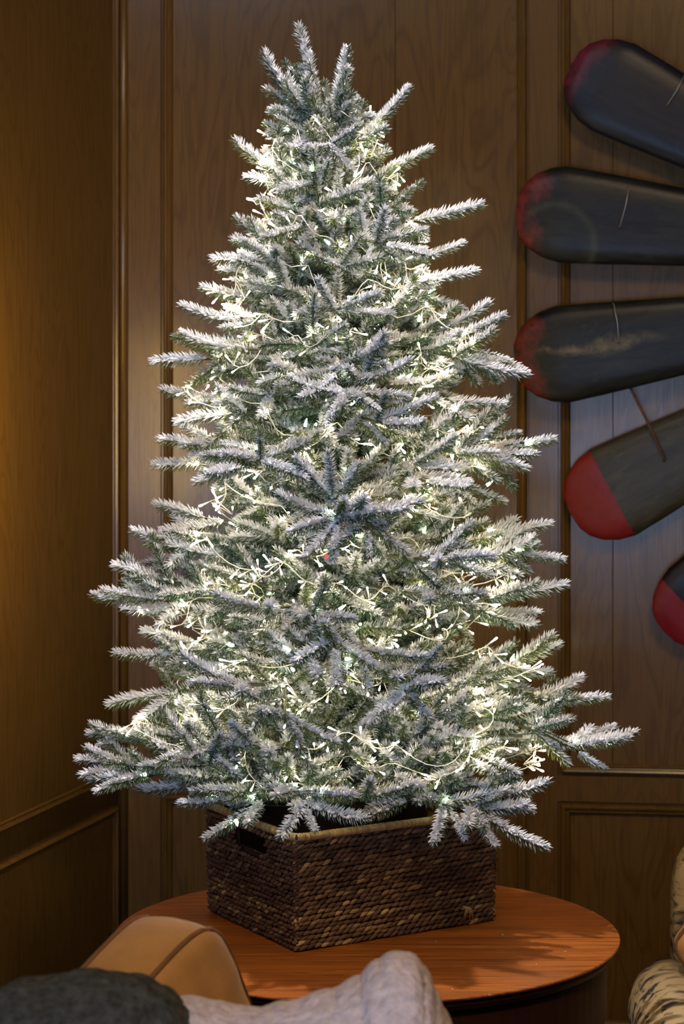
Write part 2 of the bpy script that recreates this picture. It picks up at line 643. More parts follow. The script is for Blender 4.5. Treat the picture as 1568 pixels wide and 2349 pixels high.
# rim: thick rope wound with straw
mb = MB()
def rim_rope(pts, z, rr, tone, step=0.0045, n=7):
    for A, B in zip(pts[:-1], pts[1:]):
        d = (B - A)
        L = d.length
        d = d.normalized()
        nr = Vector((d.y, -d.x, 0))
        k = int(L / step)
        for i in range(k):
            p = A + d * (L * (i + 0.5) / k) + Vector((0, 0, z))
            vs, fs = [], []
            for j, (off, q) in enumerate(((-0.6, 0.9), (0.0, 1.08), (0.6, 0.9))):
                for a_ in range(n):
                    th = 2 * PI * a_ / n
                    vs.append(p + d * (off * step + math.cos(th) * rr * 0.25) + nr * (math.cos(th) * rr * q) + Vector((0, 0, math.sin(th) * rr * q)))
            for j in range(2):
                for a_ in range(n):
                    fs.append((j * n + a_, j * n + (a_ + 1) % n, (j + 1) * n + (a_ + 1) % n, (j + 1) * n + a_))
            mb.add(vs, fs, 0, min(1, max(0, tone + rb.uniform(-0.12, 0.12))))
rc = [(c - BC) * 1.02 for c in corners]
# lightly rounded rim corners
rp = []
for i in range(4):
    c0, c1, c2 = rc[i - 1], rc[i], rc[(i + 1) % 4]
    a_ = c1 + (c0 - c1).normalized() * 0.018
    b_ = c1 + (c2 - c1).normalized() * 0.018
    rp += [a_, (a_ + b_) / 2 + (c1 - (a_ + b_) / 2) * 0.45, b_]
rp.append(rp[0])
rim_rope(rp, BH + 0.003, 0.0076, 0.93)
mb.obj('rim', M_STRAW, bk, smooth=True, col='tone')
# upright corner braids
for c in corners:
    mb = MB()
    for i in range(18):
        z = 0.006 + i * (BH - 0.012) / 18
        q = (c - BC) * (1.0 + 0.02 * z / BH) * 0.985
        nd = (c - BC).normalized()
        side = Vector((-nd.y, nd.x, 0))
        stitch(mb, q + Vector((0, 0, z + 0.005)), side, nd, 0.015, 0.010, math.radians(55 if i % 2 else 125), 0.45 + rb.uniform(-0.15, 0.2))
    mb.obj('corner_braid', M_STRAW, bk, smooth=True, col='tone')
# frayed knot of straw low on the long side
kp = P(1075, 2085, 4.640) - Vector((BC.x, BC.y, TZ))
mb = MB()
for i in range(7):
    dx = rb.uniform(-0.014, 0.014)
    mb.tube([kp + Vector((-0.01 + dx * 0.2, -0.004, 0.004)), kp + Vector((dx * 0.5, -0.010, 0.0)), kp + Vector((dx, -0.008, -0.018 - rb.random() * 0.006))], [0.002, 0.0022, 0.001], 5, 0, 0.8 + rb.uniform(-0.1, 0.15))
mb.obj('frayed_knot', M_STRAW, bk, smooth=True, col='tone')

# ------------------------------------------------------------------ the flocked tree
T0 = Vector((BC.x, BC.y, TZ + 0.0065))
tree = empty('christmas_tree', T0)
tag(tree, 'flocked artificial christmas tree with snowy needles, standing in the woven basket', 'christmas tree')


def axis(z):
    """trunk centre at height z"""
    t = (z - TZ) / 1.75
    px = 803 - 55 * t
    return Vector(((px - 784) / F * 4.73, 4.73, z))


mb = MB()
zs_ = np.linspace(TZ + 0.0, 2.40, 14)
mb.tube([axis(z) - T0 + Vector((0, 0, 0.0 if i else 0.007)) for i, z in enumerate(zs_)], [0.02 * (1 - 0.75 * i / 13) for i in range(14)], 10)
mb.obj('trunk', M_TRUNK, tree, smooth=True)
mb = MB()
for k in range(4):
    a = k * PI / 2 + 0.5
    mb.tube([(0, 0, 0.075), (math.cos(a) * 0.06, math.sin(a) * 0.06, 0.045), (math.cos(a) * 0.12, math.sin(a) * 0.12, 0.006)], 0.006, 6)
mb.obj('stand', M_TRUNK, tree, smooth=True)

# --- sprig meshes
ICO_V, ICO_F = None, None
def ico():
    t = (1 + 5 ** 0.5) / 2
    v = np.array([(-1, t, 0), (1, t, 0), (-1, -t, 0), (1, -t, 0), (0, -1, t), (0, 1, t), (0, -1, -t), (0, 1, -t), (t, 0, -1), (t, 0, 1), (-t, 0, -1), (-t, 0, 1)], float)
    v /= np.linalg.norm(v[0])
    f = [(0, 11, 5), (0, 5, 1), (0, 1, 7), (0, 7, 10), (0, 10, 11), (1, 5, 9), (5, 11, 4), (11, 10, 2), (10, 7, 6), (7, 1, 8), (3, 9, 4), (3, 4, 2), (3, 2, 6), (3, 6, 8), (3, 8, 9), (4, 9, 5), (2, 4, 11), (6, 2, 10), (8, 6, 7), (9, 8, 1)]
    vs = [tuple(x) for x in v]
    cache = {}
    nf = []
    def mid(a, b):
        k = (min(a, b), max(a, b))
        if k not in cache:
            m = (np.array(vs[a]) + np.array(vs[b]))
            m /= np.linalg.norm(m)
            cache[k] = len(vs)
            vs.append(tuple(m))
        return cache[k]
    for a, b, c in f:
        ab, bc, ca = mid(a, b), mid(b, c), mid(c, a)
        nf += [(a, ab, ca), (b, bc, ab), (c, ca, bc), (ab, bc, ca)]
    return np.array(vs), nf
ICO_V, ICO_F = ico()


def sprig_mesh(idx, L, snow, seed):
    """a twig along +x with needles all round, snow on its upper side (+z)"""
    rr = random.Random(seed)
    mb = MB()
    bend = rr.uniform(-0.12, 0.22)
    side = rr.uniform(-0.10, 0.10)
    def ctr(t):
        x = t * L
        return Vector((x, side * L * t * t, bend * L * t * t * 0.8))
    def tan(t):
        return (ctr(min(1, t + 0.02)) - ctr(max(0, t - 0.02))).normalized()
    mb.tube([ctr(t) for t in (0, .25, .5, .75, 1)], [0.0022, 0.002, 0.0018, 0.0015, 0.001], 5, 0, 0.25 * snow)
    rows = int(L / 0.0036)
    for i in range(rows):
        t = (i + 0.5) / rows
        c = ctr(t)
        ax = tan(t)
        n = 6
        ph = rr.random() * 2 * PI
        for k in range(n):
            th = ph + 2 * PI * (k + rr.uniform(-0.3, 0.3)) / n
            o_ = Vector((0, math.cos(th), math.sin(th)))
            o_ = (o_ - ax * o_.dot(ax)).normalized()
            upness = o_.z
            lean = math.radians(rr.uniform(46, 66)) * (1.0 - 0.45 * max(0, t - 0.85) / 0.15)
            # short at base, full in middle, short at the tip
            env = 0.78 + 0.22 * math.sin(PI * min(1, t * 1.15)) if t < 0.8 else 1.0 - 1.4 * (t - 0.8)
            nl = rr.uniform(0.0165, 0.0225) * env
            d = (ax * math.cos(lean) + o_ * math.sin(lean)).normalized()
            b0 = c + o_ * 0.001
            s = snow * (0.50 + 0.50 * upness) + rr.uniform(-0.25, 0.25)
            wv = 0.0010 + 0.0010 * max(0, min(1.2, s))
            q = ax.cross(o_).normalized()
            q2 = d.cross(q).normalized()
            curv = Vector((0, 0, -0.0010 if upness < 0 else 0.001))
            m_ = b0 + d * nl * 0.55 + curv
            tip = b0 + d * nl
            vs = [b0 + q * wv * 0.6, b0 - q * wv * 0.6, m_ + q * wv, m_ - q2 * wv * 0.8, m_ - q * wv, m_ + q2 * wv * 0.8, tip]
            fs = [(0, 2, 5), (0, 5, 1), (1, 5, 4), (0, 3, 2), (0, 1, 3), (1, 4, 3), (2, 6, 5), (5, 6, 4), (4, 6, 3), (3, 6, 2)]
            mb.add(vs, fs, 0, [s - 0.1, s - 0.1, s + 0.1, s + 0.1, s + 0.1, s + 0.1, s + 0.05])
    # snow lumps clinging to the upper side
    nl = int(L / 0.0050 * snow)
    for i in range(nl):
        t = rr.uniform(0.02, 0.97)
        c = ctr(t)
        rad = rr.uniform(0.001, 0.0105) * (1 if t < 0.8 else 0.6)
        th = rr.uniform(-1.2, 1.2)
        p = c + Vector((0, math.sin(th) * rad, math.cos(th) * rad * 0.8))
        sx, sy, sz = rr.uniform(0.0035, 0.008), rr.uniform(0.0025, 0.0050), rr.uniform(0.0016, 0.0032)
        rz = rr.uniform(-1, 1)
        jit = np.array([1 + rr.uniform(-0.28, 0.28) for _ in range(len(ICO_V))])
        V = ICO_V * jit[:, None] * np.array([sx, sy, sz])
        cz, sn = math.cos(rz), math.sin(rz)
        V = np.stack([V[:, 0] * cz - V[:, 1] * sn, V[:, 0] * sn + V[:, 1] * cz, V[:, 2]], 1) + np.array(p)
        mb.add(V.tolist(), ICO_F, 1)
    return mb.mesh('sprig', [M_NEEDLE, M_SNOW], False, 'snow')


SP = {'heavy': [], 'mid': [], 'green': []}
k = 0
for kind, snow, cnt in (('heavy', 1.12, 6), ('mid', 0.68, 6), ('green', 0.30, 4)):
    for i in range(cnt):
        L = (0.10, 0.125, 0.15)[i % 3]
        SP[kind].append((L, sprig_mesh(k, L, snow, 100 + k)))
        k += 1


def frame_from(dirv, origin, roll=0.0, scale=1.0):
    x = Vector(dirv).normalized()
    up = Vector((0, 0, 1))
    if abs(x.z) > 0.93:
        up = Vector((0, -1, 0.3))
    y = up.cross(x).normalized()
    z = x.cross(y).normalized()
    q = Matrix.Rotation(roll, 3, x)
    y, z = q @ y, q @ z
    m = Matrix((x, y, z)).transposed().to_4x4()
    m = m @ Matrix.Scale(scale, 4)
    m.translation = origin
    return m


BRANCH_PTS = []     # points along the branches for the lights to sit on


def bez(p0, p1, p2, t):
    return p0 * (1 - t) ** 2 + p1 * (2 * t * (1 - t)) + p2 * t * t


def add_branch(p0, p1, p2, tip_kind, rr, inset=0.15, pairs=3, spread=45, inner='mid', tl=None):
    """stem p0->p2 (world); terminal sprig ends at p2, side sprigs along it"""
    o = MB()
    loc = p0
    total = (p2 - p0).length
    tlen = tl or min(0.16, max(0.09, total * 0.45))
    t_end = max(0.2, 1 - tlen / max(total, 0.05) * 0.85)
    pts = [bez(p0, p1, p2, t) - loc for t in np.linspace(0, t_end, 6)]
    o.tube(pts, [0.0042, 0.0038, 0.0034, 0.003, 0.0026, 0.0022], 5)
    br = o.obj('branch', M_STEM, tree, smooth=True, M=Matrix.Translation(loc - T0))
    q = bez(p0, p1, p2, t_end)
    d = p2 - q
    def put(kind, org, dv, want):
        cands = sorted(SP[kind], key=lambda s: abs(s[0] - want) + rr.random() * 0.02)
        L, me = cands[0]
        obj('sprig', me, br, frame_from(dv, org - loc, rr.uniform(-0.45, 0.45), want / L))
    put(tip_kind, q, d, d.length)
    BRANCH_PTS.append((q + d * 0.35, d.normalized()))
    td = d.normalized()
    for i in range(pairs):
        t = t_end * (1.0 - (i + inset) * 0.84 / max(pairs, 1))
        c = bez(p0, p1, p2, t)
        dd = (bez(p0, p1, p2, min(1, t + 0.05)) - c).normalized()
        side = dd.cross(Vector((0, 0, 1)))
        if side.length < 0.2:
            side = Vector((1, 0, 0))
        side.normalize()
        for s in (-1, 1):
            if rr.random() < 0.10:
                continue
            a = math.radians(spread + rr.uniform(-12, 14))
            v = dd * math.cos(a) + side * s * math.sin(a) + Vector((0, 0, rr.uniform(-0.55 if c.z > 1.12 else -0.12, 0.60)))
            kd = tip_kind if (i == 0 and rr.random() < 0.7) else (inner if rr.random() < 0.7 else 'green')
            put(kd, c, v, rr.uniform(0.085, 0.13) * min(1.0, 0.62 + total))
        BRANCH_PTS.append((c, dd))
        if rr.random() < 0.5:
            v = dd * 0.7 + Vector((rr.uniform(-.3, .3), rr.uniform(-.3, .3), rr.choice((-0.6, 0.8)) if c.z > 1.15 else 0.7))
            put('mid' if rr.random() < .5 else 'green', c, v, rr.uniform(0.07, 0.11))
    return br


# silhouette tips: (tip px, tip py, base px, base py, depth offset, kind)
SIL = [
    (688, 58, 716, 190, 0.00, 'mid'), (586, 134, 668, 222, 0.02, 'mid'), (642, 150, 700, 200, 0.05, 'green'), (812, 116, 772, 205, 0.0, 'heavy'),
    (806, 168, 768, 300, -0.06, 'green'), (610, 202, 690, 246, -0.02, 'mid'), (606, 297, 690, 300, 0.0, 'heavy'), (838, 240, 785, 290, 0.08, 'heavy'),
    (952, 220, 822, 300, 0.0, 'heavy'), (528, 336, 632, 385, -0.03, 'heavy'), (568, 424, 650, 378, 0.03, 'heavy'), (982, 332, 842, 410, 0.0, 'heavy'),
    (594, 455, 700, 475, -0.08, 'mid'), (1106, 478, 955, 490, 0.0, 'heavy'), (978, 548, 925, 480, -0.03, 'mid'), (974, 432, 880, 462, 0.05, 'green'),
    (536, 516, 640, 556, 0.03, 'heavy'), (490, 588, 600, 612, -0.03, 'heavy'), (502, 624, 620, 640, 0.05, 'heavy'), (1066, 578, 930, 610, 0.03, 'heavy'),
    (1092, 614, 945, 668, -0.05, 'heavy'), (1062, 706, 940, 670, 0.03, 'mid'), (464, 668, 590, 700, 0.0, 'heavy'), (416, 722, 545, 742, 0.0, 'heavy'),
    (1134, 712, 1010, 775, 0.03, 'heavy'), (1160, 734, 1030, 795, -0.05, 'heavy'), (350, 824, 475, 824, 0.02, 'heavy'), (414, 786, 530, 806, -0.05, 'heavy'),
    (1202, 880, 1065, 812, -0.05, 'heavy'), (1196, 842, 1080, 800, 0.06, 'heavy'), (374, 914, 510, 916, 0.03, 'heavy'), (1154, 934, 1030, 915, -0.08, 'heavy'),
    (404, 962, 520, 950, -0.08, 'heavy'), (368, 1002, 480, 1030, -0.04, 'heavy'), (356, 1078, 500, 1052, 0.0, 'heavy'), (1270, 1018, 1130, 1030, 0.0, 'heavy'),
    (1206, 1068, 1090, 1040, -0.06, 'heavy'), (1192, 992, 1100, 1020, 0.07, 'mid'), (1158, 1150, 1065, 1110, 0.0, 'mid'), (358, 1150, 470, 1200, 0.03, 'heavy'),
    (304, 1240, 440, 1240, 0.0, 'heavy'), (322, 1296, 430, 1262, 0.04, 'mid'), (1258, 1204, 1130, 1228, 0.03, 'heavy'), (1230, 1244, 1120, 1250, -0.03, 'heavy'), (1288, 1294, 1150, 1250, -0.05, 'heavy'),
    (262, 1290, 372, 1345, 0.0, 'heavy'), (213, 1384, 350, 1372, 0.0, 'heavy'), (290, 1412, 390, 1380, 0.06, 'heavy'), (342, 1420, 420, 1370, -0.03, 'heavy'),
    (1294, 1346, 1150, 1376, 0.0, 'heavy'), (1232, 1420, 1130, 1395, 0.05, 'heavy'), (328, 1442, 440, 1486, 0.03, 'heavy'), (262, 1516, 410, 1500, 0.0, 'heavy'),
    (1280, 1472, 1190, 1550, -0.03, 'heavy'), (248, 1608, 390, 1592, 0.0, 'heavy'), (322, 1660, 385, 1590, 0.0, 'heavy'), (1252, 1542, 1150, 1570, 0.0, 'mid'),
    (1392, 1608, 1235, 1608, 0.0, 'heavy'), (1312, 1660, 1200, 1640, 0.05, 'mid'), (203, 1676, 330, 1706, 0.0, 'heavy'), (176, 1736, 300, 1770, -0.02, 'heavy'),
    (188, 1772, 330, 1768, -0.08, 'heavy'), (218, 1810, 340, 1780, -0.1, 'heavy'), (1457, 1702, 1305, 1706, -0.05, 'heavy'), (1380, 1774, 1318, 1700, -0.08, 'heavy'),
    (1258, 1820, 1110, 1838, -0.25, 'heavy'), (1212, 1868, 1175, 1770, 0.05, 'mid'), (418, 1866, 570, 1828, -0.18, 'heavy'), (478, 1928, 590, 1846, -0.28, 'heavy'),
    (812, 1834, 650, 1834, -0.36, 'heavy'), (722, 1916, 690, 1846, -0.38, 'heavy'), (834, 1896, 965, 1846, -0.34, 'mid'), (1066, 1922, 1030, 1838, -0.32, 'heavy'),
    (1134, 1950, 1092, 1850, -0.33, 'heavy'), (1234, 1966, 1100, 1850, -0.31, 'heavy'), (320, 1828, 430, 1800, -0.05, 'heavy'),
    (1000, 1800, 1120, 1760, -0.35, 'mid'), (1140, 1700, 1040, 1760, -0.3, 'mid'),
    # sprigs on the face of the tree
    (755, 1050, 762, 1160, -0.40, 'heavy'), (928, 1188, 800, 1172, -0.42, 'heavy'), (664, 1214, 790, 1192, -0.42, 'heavy'), (770, 1268, 776, 1180, -0.42, 'heavy'),
    (848, 1275, 840, 1200, -0.40, 'mid'), (812, 1412, 690, 1424, -0.44, 'heavy'), (496, 1384, 620, 1404, -0.40, 'heavy'), (772, 1580, 765, 1456, -0.46, 'heavy'),
    (840, 1590, 836, 1480, -0.45, 'mid'), (440, 1560, 560, 1590, -0.40, 'heavy'), (880, 760, 838, 880, -0.32, 'heavy'), (870, 670, 770, 720, -0.30, 'heavy'),
    (708, 680, 715, 800, -0.30, 'mid'), (745, 970, 800, 900, -0.36, 'heavy'), (700, 930, 790, 850, -0.36, 'heavy'), (868, 935, 790, 900, -0.36, 'heavy'), (972, 985, 860, 970, -0.36, 'heavy'),
    (480, 1105, 590, 1050, -0.33, 'heavy'), (700, 1090, 560, 1060, -0.38, 'heavy'), (1110, 1360, 980, 1370, -0.38, 'mid'), (1130, 1270, 1000, 1290, -0.36, 'heavy'),
    (1010, 1480, 950, 1570, -0.45, 'mid'), (880, 1640, 960, 1570, -0.46, 'heavy'), (720, 340, 720, 450, -0.2, 'mid'), (640, 440, 730, 400, -0.2, 'mid'),
    (605, 560, 700, 520, -0.2, 'mid'), (800, 400, 760, 300, -0.15, 'heavy'), (630, 1500, 720, 1530, -0.46, 'heavy'), (410, 1690, 460, 1780, -0.33, 'mid'),
    (540, 1790, 440, 1720, -0.35, 'mid'), (690, 1690, 640, 1640, -0.48, 'mid'), (1000, 590, 880, 560, -0.25, 'heavy'), (830, 540, 780, 620, -0.25, 'mid'),
    (1230, 1250, 1110, 1290, -0.12, 'heavy'), (1080, 1130, 970, 1100, -0.25, 'heavy'),
]
rt = random.Random(21)
for (tx, ty, bx_, by_, dz, kind) in SIL:
    d = 4.73 + dz + rt.uniform(-0.02, 0.02)
    tip = P(tx, ty, d)
    q = P(bx_, by_, d + (0.05 if dz < -0.15 else rt.uniform(-0.05, 0.05)))
    dirv = (tip - q).normalized()
    ax_z = min(2.30, max(0.97, q.z + (0.05 if tip.z < 2.1 else -0.08) - 0.18 * abs(q.x - axis(q.z).x) * (1 if tip.z > 1.3 else -0.2)))
    p0 = axis(ax_z)
    ln = (tip - q).length
    mid = q - dirv * min(0.10, (q - p0).length * 0.3)
    npair = 2 if tip.z > 2.25 else (4 if (tip - p0).length > 0.38 else 2)
    add_branch(p0, mid, tip, kind, rt, inset=0.35, pairs=npair, spread=34 if dz > -0.15 else 42, inner='mid', tl=max(0.09, min(0.17, ln * 1.1)))

# filling branches all round
PROFILE = [(60, 20), (150, 80), (250, 120), (350, 165), (450, 200), (550, 235), (650, 280), (750, 320), (850, 350), (950, 365), (1050, 370), (1150, 350),
           (1250, 410), (1350, 450), (1450, 440), (1550, 470), (1650, 500), (1750, 530), (1800, 440), (1860, 330)]


def rad(z):
    py = HOR + (EYE - z) * F / 4.73
    a = PROFILE[0]
    if py <= a[0]:
        return a[1] / F * 4.73
    for b_ in PROFILE[1:]:
        if py <= b_[0]:
            t = (py - a[0]) / (b_[0] - a[0])
            return (a[1] + (b_[1] - a[1]) * t) / F * 4.73
        a = b_
    return a[1] / F * 4.73


rf = random.Random(5)
az = 0.3
z = 2.36
nb = 0
while z > 0.985 and nb < 182:
    az += 2.39996 + rf.uniform(-0.3, 0.3)
    rr_ = rad(z)
    cosb = math.sin(az)             # > 0 : behind the trunk
    front = cosb < 0.25
    Lb = rr_ * rf.uniform(0.60, 0.97) * (1.0 if front else 0.92)
    a0 = axis(z)
    rise = 0.25 if z > 1.9 else (0.06 if z > 1.4 else -0.03)
    hd = Vector((math.cos(az), math.sin(az), 0))
    tip = a0 + hd * max(0.05, Lb) + Vector((0, 0, Lb * (rise + rf.uniform(-0.2, 0.22))))
    p0 = axis(z - 0.03)
    p1 = a0 + hd * Lb * 0.55 + Vector((0, 0, Lb * (rise * 0.3) - 0.02))
    kind = rf.choices(('heavy', 'mid', 'green'), (0.55, 0.33, 0.12))[0]
    add_branch(p0, p1, tip, kind, rf, pairs=(5 if Lb > 0.33 else 4 if Lb > 0.2 else 3), spread=46, inner=rf.choice(('mid', 'mid', 'green', 'heavy')))
    nb += 1
    z -= (0.0026 if front else 0.0046) / (0.10 + rr_) * 0.98

# ------------------------------------------------------------------ lights on the tree
gar = empty('fairy_light_garland', T0)
tag(gar, 'clear-cable garland of warm white fairy lights wound round the flocked tree', 'string lights')
rg = random.Random(11)


def bulb_geo(mb, p, d, scale=1.0, led=0, sleeve=1):
    """LED capsule on a short clear lead, base at p pointing along d"""
    d = d.normalized()
    s = scale
    mb.tube([p, p + d * 0.008 * s, p + d * 0.010 * s, p + d * 0.0195 * s], [0.0007, 0.0008, 0.0012 * s, 0.0013 * s], 5, sleeve, cap=False)
    mb.tube([p + d * 0.0125 * s, p + d * 0.0195 * s], [0.0014 * s, 0.0016 * s], 5, 2, cap=False)
    q = p + d * 0.019 * s
    mb.tube([q, q + d * 0.003 * s, q + d * 0.0058 * s, q + d * 0.0070 * s], [0.0013 * s, 0.0017 * s, 0.0016 * s, 0.0007 * s], 6, led)


def cone_geo(mb, p, d, scale=1.0):
    d = d.normalized()
    mb.tube([p, p + d * 0.010], [0.0026, 0.0030], 6, 1)
    q = p + d * 0.0098
    mb.tube([q, q + d * 0.004, q + d * 0.011, q + d * 0.015], [0.0028, 0.0030, 0.0018, 0.0004], 6, 0)


# the cable: wound round the tree, weaving in and out
pts = []
z = 2.33
th = -1.2
while z > 1.03:
    f = 0.70 + 0.14 * math.sin(th * 2.7 + 1.1) + 0.10 * math.sin(th * 6.3 + z * 9) + 0.05 * math.sin(th * 17)
    r_ = max(0.03, rad(z) * f)
    zz = z + 0.030 * math.sin(th * 3.3) + 0.018 * math.sin(th * 8.1 + 2) + 0.01 * math.sin(th * 19)
    a0 = axis(zz)
    pts.append(a0 + Vector((math.cos(th) * r_, math.sin(th) * r_, 0)))
    step = 0.012 / max(r_, 0.04)
    th += step
    z -= step / (2 * PI) * 0.066
cable_n = len(pts)
mb = MB()
mb.tube([p - T0 for p in pts], 0.0011, 4)
mb.obj('cable', M_CABLE, gar, smooth=True)
bulbs = []
for i in range(0, cable_n - 1):
    nb_ = 1 if rg.random() < 0.44 else 0
    back = pts[i].y > 4.80
    if back and rg.random() < 0.5:
        nb_ = 0
    cl = 0.5 + 0.5 * math.sin(i * 0.021) * math.sin(i * 0.0063 + 1.0)
    if rg.random() < cl * 0.36 and not back:
        nb_ += 1
    for _ in range(nb_):
        c = axis(pts[i].z)
        out = (pts[i] - c).normalized()
        v = out * rg.uniform(0.2, 1.3) + Vector((rg.uniform(-1, 1), rg.uniform(-1, 1), rg.uniform(-1, 1)))
        bulbs.append((pts[i], v.normalized(), rg.uniform(0.9, 1.25)))
# the ones that show largest: nearest the camera, on the outside
order = sorted(range(len(bulbs)), key=lambda i: bulbs[i][0].y - 0.6 * (bulbs[i][0] - axis(bulbs[i][0].z)).length)
single = set(order[:298])
tmpl = []
for v_ in range(1):
    mbt = MB()
    bulb_geo(mbt, Vector((0, 0, 0)), Vector((1, 0, 0)))
    tmpl.append(mbt.mesh('bulb', [M_LED, M_CABLE, M_SLEEVE_GLOW], True))
rest = MB()
for i, (p, d, s) in enumerate(bulbs):
    if i in single:
        obj('bulb', tmpl[0], gar, frame_from(d, p - T0, 0, s))
    else:
        bulb_geo(rest, p - T0, d, s)
tag(rest.obj('bulbs', [M_LED, M_CABLE, M_SLEEVE_GLOW], gar, smooth=True), kind='stuff')

mini = empty('mini_light_string', T0)
tag(mini, 'green-wired string of pointed mini lights built into the tree branches', 'string lights')
mbt = MB()
cone_geo(mbt, Vector((0, 0, 0)), Vector((1, 0, 0)))
cone_me = mbt.mesh('mini_bulb', [M_LED2, M_GREENWIRE], True)
rm = random.Random(9)
cand = [b_ for b_ in BRANCH_PTS if b_[0].y < 4.95]
rm.shuffle(cand)
cand = cand[:250]
cand.sort(key=lambda b_: -b_[0].z)
wire = MB()
prev = None
for c, dd in cand:
    v = (dd * 0.8 + Vector((rm.uniform(-.8, .8), rm.uniform(-.8, .5), rm.uniform(-.3, .9)))).normalized()
    base_p = c + Vector((rm.uniform(-.012, .012), -0.004, 0.008))
    obj('mini_bulb', cone_me, mini, frame_from(v, base_p - T0, 0, rm.uniform(0.9, 1.2)))
    stem = [base_p - T0, base_p - T0 - dd * 0.05 + Vector((0, 0, -0.006)), axis(base_p.z - 0.02) - T0 + (base_p - axis(base_p.z)) * 0.25]
    wire.tube(stem, 0.0012, 4)
wire.obj('wire', M_GREENWIRE, mini, smooth=True)
mb = MB()
rp_ = P(748, 1276, 4.50) - T0
mb.box(rp_.x - 0.003, rp_.x + 0.003, rp_.y, rp_.y + 0.002, rp_.z - 0.005, rp_.z + 0.004)
tag(mb.obj('fuse_tag', M_RED, mini), 'small red fuse tag')

# ------------------------------------------------------------------ paddles on the wall
PD = 5.62
def plane_pt(px, py, off=0.0):
    """point on a plane parallel to the back wall, in front of it by off"""
    t = (px - 784) / F
    y0 = 5.75 - off * CN
    y = y0 / (1 + K * t)
    return Vector((t * y, y, EYE - (py - HOR) / F * y))


def paddle_mat(name, kind):
    m, nt, b = mat(name, (0.05, 0.05, 0.05), 0.36, 0.18)
    tc = nt.nodes.new('ShaderNodeTexCoord')
    sp = nt.nodes.new('ShaderNodeSeparateXYZ')
    nt.links.new(tc.outputs['Object'], sp.inputs[0])
    v = coords(nt, (1, 1, 1), rand=5.0)
    n1 = noise(nt, v, 9, 5, 0.65)
    n2 = noise(nt, v, 38, 5, 0.7)
    vs = coords(nt, (3, 20, 20), rand=5)
    n3 = noise(nt, vs, 2.5, 5, 0.65, 1.0)
    x, z = sp.outputs[0], sp.outputs[2]
    edge = {'one': (0.05, 0.10, 0.10), 'two': (0.05, -0.10, 0.20), 'three': (0.06, 0.15, 0.2), 'four': (0.112, 0.0, 0.0), 'five': (0.085, 0.0, 0.01)}[kind]
    # distance from the tip measured along x, red where x < limit (+ slant in z)
    lim = math_n(nt, 'MULTIPLY_ADD', z, edge[1], edge[0])
    wob = math_n(nt, 'MULTIPLY_ADD', n1, edge[2], -edge[2] * 0.5)
    dlt = math_n(nt, 'SUBTRACT', math_n(nt, 'ADD', lim, wob), x)
    soft = 400 if kind in ('four', 'five') else 28
    red = math_n(nt, 'MULTIPLY_ADD', dlt, soft, 0.5, clamp=True)
    cols = {'one': ((0.006, 0.006, 0.012), (0.014, 0.015, 0.020), (0.10, 0.008, 0.016)),
            'two': ((0.006, 0.005, 0.008), (0.018, 0.019, 0.015), (0.13, 0.018, 0.014)),
            'three': ((0.007, 0.006, 0.007), (0.020, 0.022, 0.017), (0.12, 0.014, 0.009)),
            'four': ((0.026, 0.022, 0.014), (0.060, 0.056, 0.038), (0.165, 0.010, 0.009)),
            'five': ((0.006, 0.004, 0.006), (0.014, 0.009, 0.012), (0.14, 0.006, 0.010))}[kind]
    body = mixc(nt, math_n(nt, 'MULTIPLY_ADD', n3, 2.6, -0.8, clamp=True), cols[0], cols[1])
    body = mixc(nt, math_n(nt, 'MULTIPLY_ADD', n2, 3.0, -1.75, clamp=True), body, tuple(c * 1.9 for c in cols[1]))
    if kind == 'three':
        # pale reflection streak, painted into the colour along the middle of the blade
        zz = math_n(nt, 'ADD', z, math_n(nt, 'MULTIPLY_ADD', n1, 0.09, -0.052))
        st = math_n(nt, 'SUBTRACT', 1.0, math_n(nt, 'MULTIPLY', math_n(nt, 'ABSOLUTE', zz), math_n(nt, 'MULTIPLY_ADD', math_n(nt, 'ABSOLUTE', math_n(nt, 'SUBTRACT', x, 0.23)), 260, 32)), clamp=True)
        st = math_n(nt, 'MULTIPLY', st, math_n(nt, 'SUBTRACT', 1.35, math_n(nt, 'MULTIPLY', math_n(nt, 'ABSOLUTE', math_n(nt, 'SUBTRACT', x, 0.19)), 7.0), clamp=True))
        st = math_n(nt, 'MULTIPLY', st, math_n(nt, 'MULTIPLY_ADD', n2, 2.6, -0.75, clamp=True))
        body = mixc(nt, st, body, (0.17, 0.14, 0.07))
    if kind == 'two':
        rr_ = math_n(nt, 'SQRT', math_n(nt, 'ADD', math_n(nt, 'POWER', math_n(nt, 'SUBTRACT', x, 0.10), 2.0), math_n(nt, 'POWER', math_n(nt, 'ADD', z, 0.075), 2.0)))
        st = math_n(nt, 'SUBTRACT', 1.0, math_n(nt, 'MULTIPLY', math_n(nt, 'ABSOLUTE', math_n(nt, 'SUBTRACT', rr_, 0.095)), 70), clamp=True)
        st = math_n(nt, 'MULTIPLY', st, math_n(nt, 'MULTIPLY_ADD', n1, 2.4, -0.6, clamp=True))
        body = mixc(nt, math_n(nt, 'MULTIPLY', st, 0.6), body, (0.08, 0.085, 0.05))
    if kind not in ('four', 'five'):
        red = math_n(nt, 'MULTIPLY', red, math_n(nt, 'MULTIPLY_ADD', n2, 3.0, -0.75, clamp=True))
    redc = mixc(nt, math_n(nt, 'MULTIPLY_ADD', n2, 1.5, -0.4, clamp=True), cols[2], tuple(min(1, c * 1.35 + 0.01) for c in cols[2]))
    nt.links.new(mixc(nt, red, body, redc), b.inputs['Base Color'])
    bump(nt, b, n2, 0.25, 0.002)
    return m


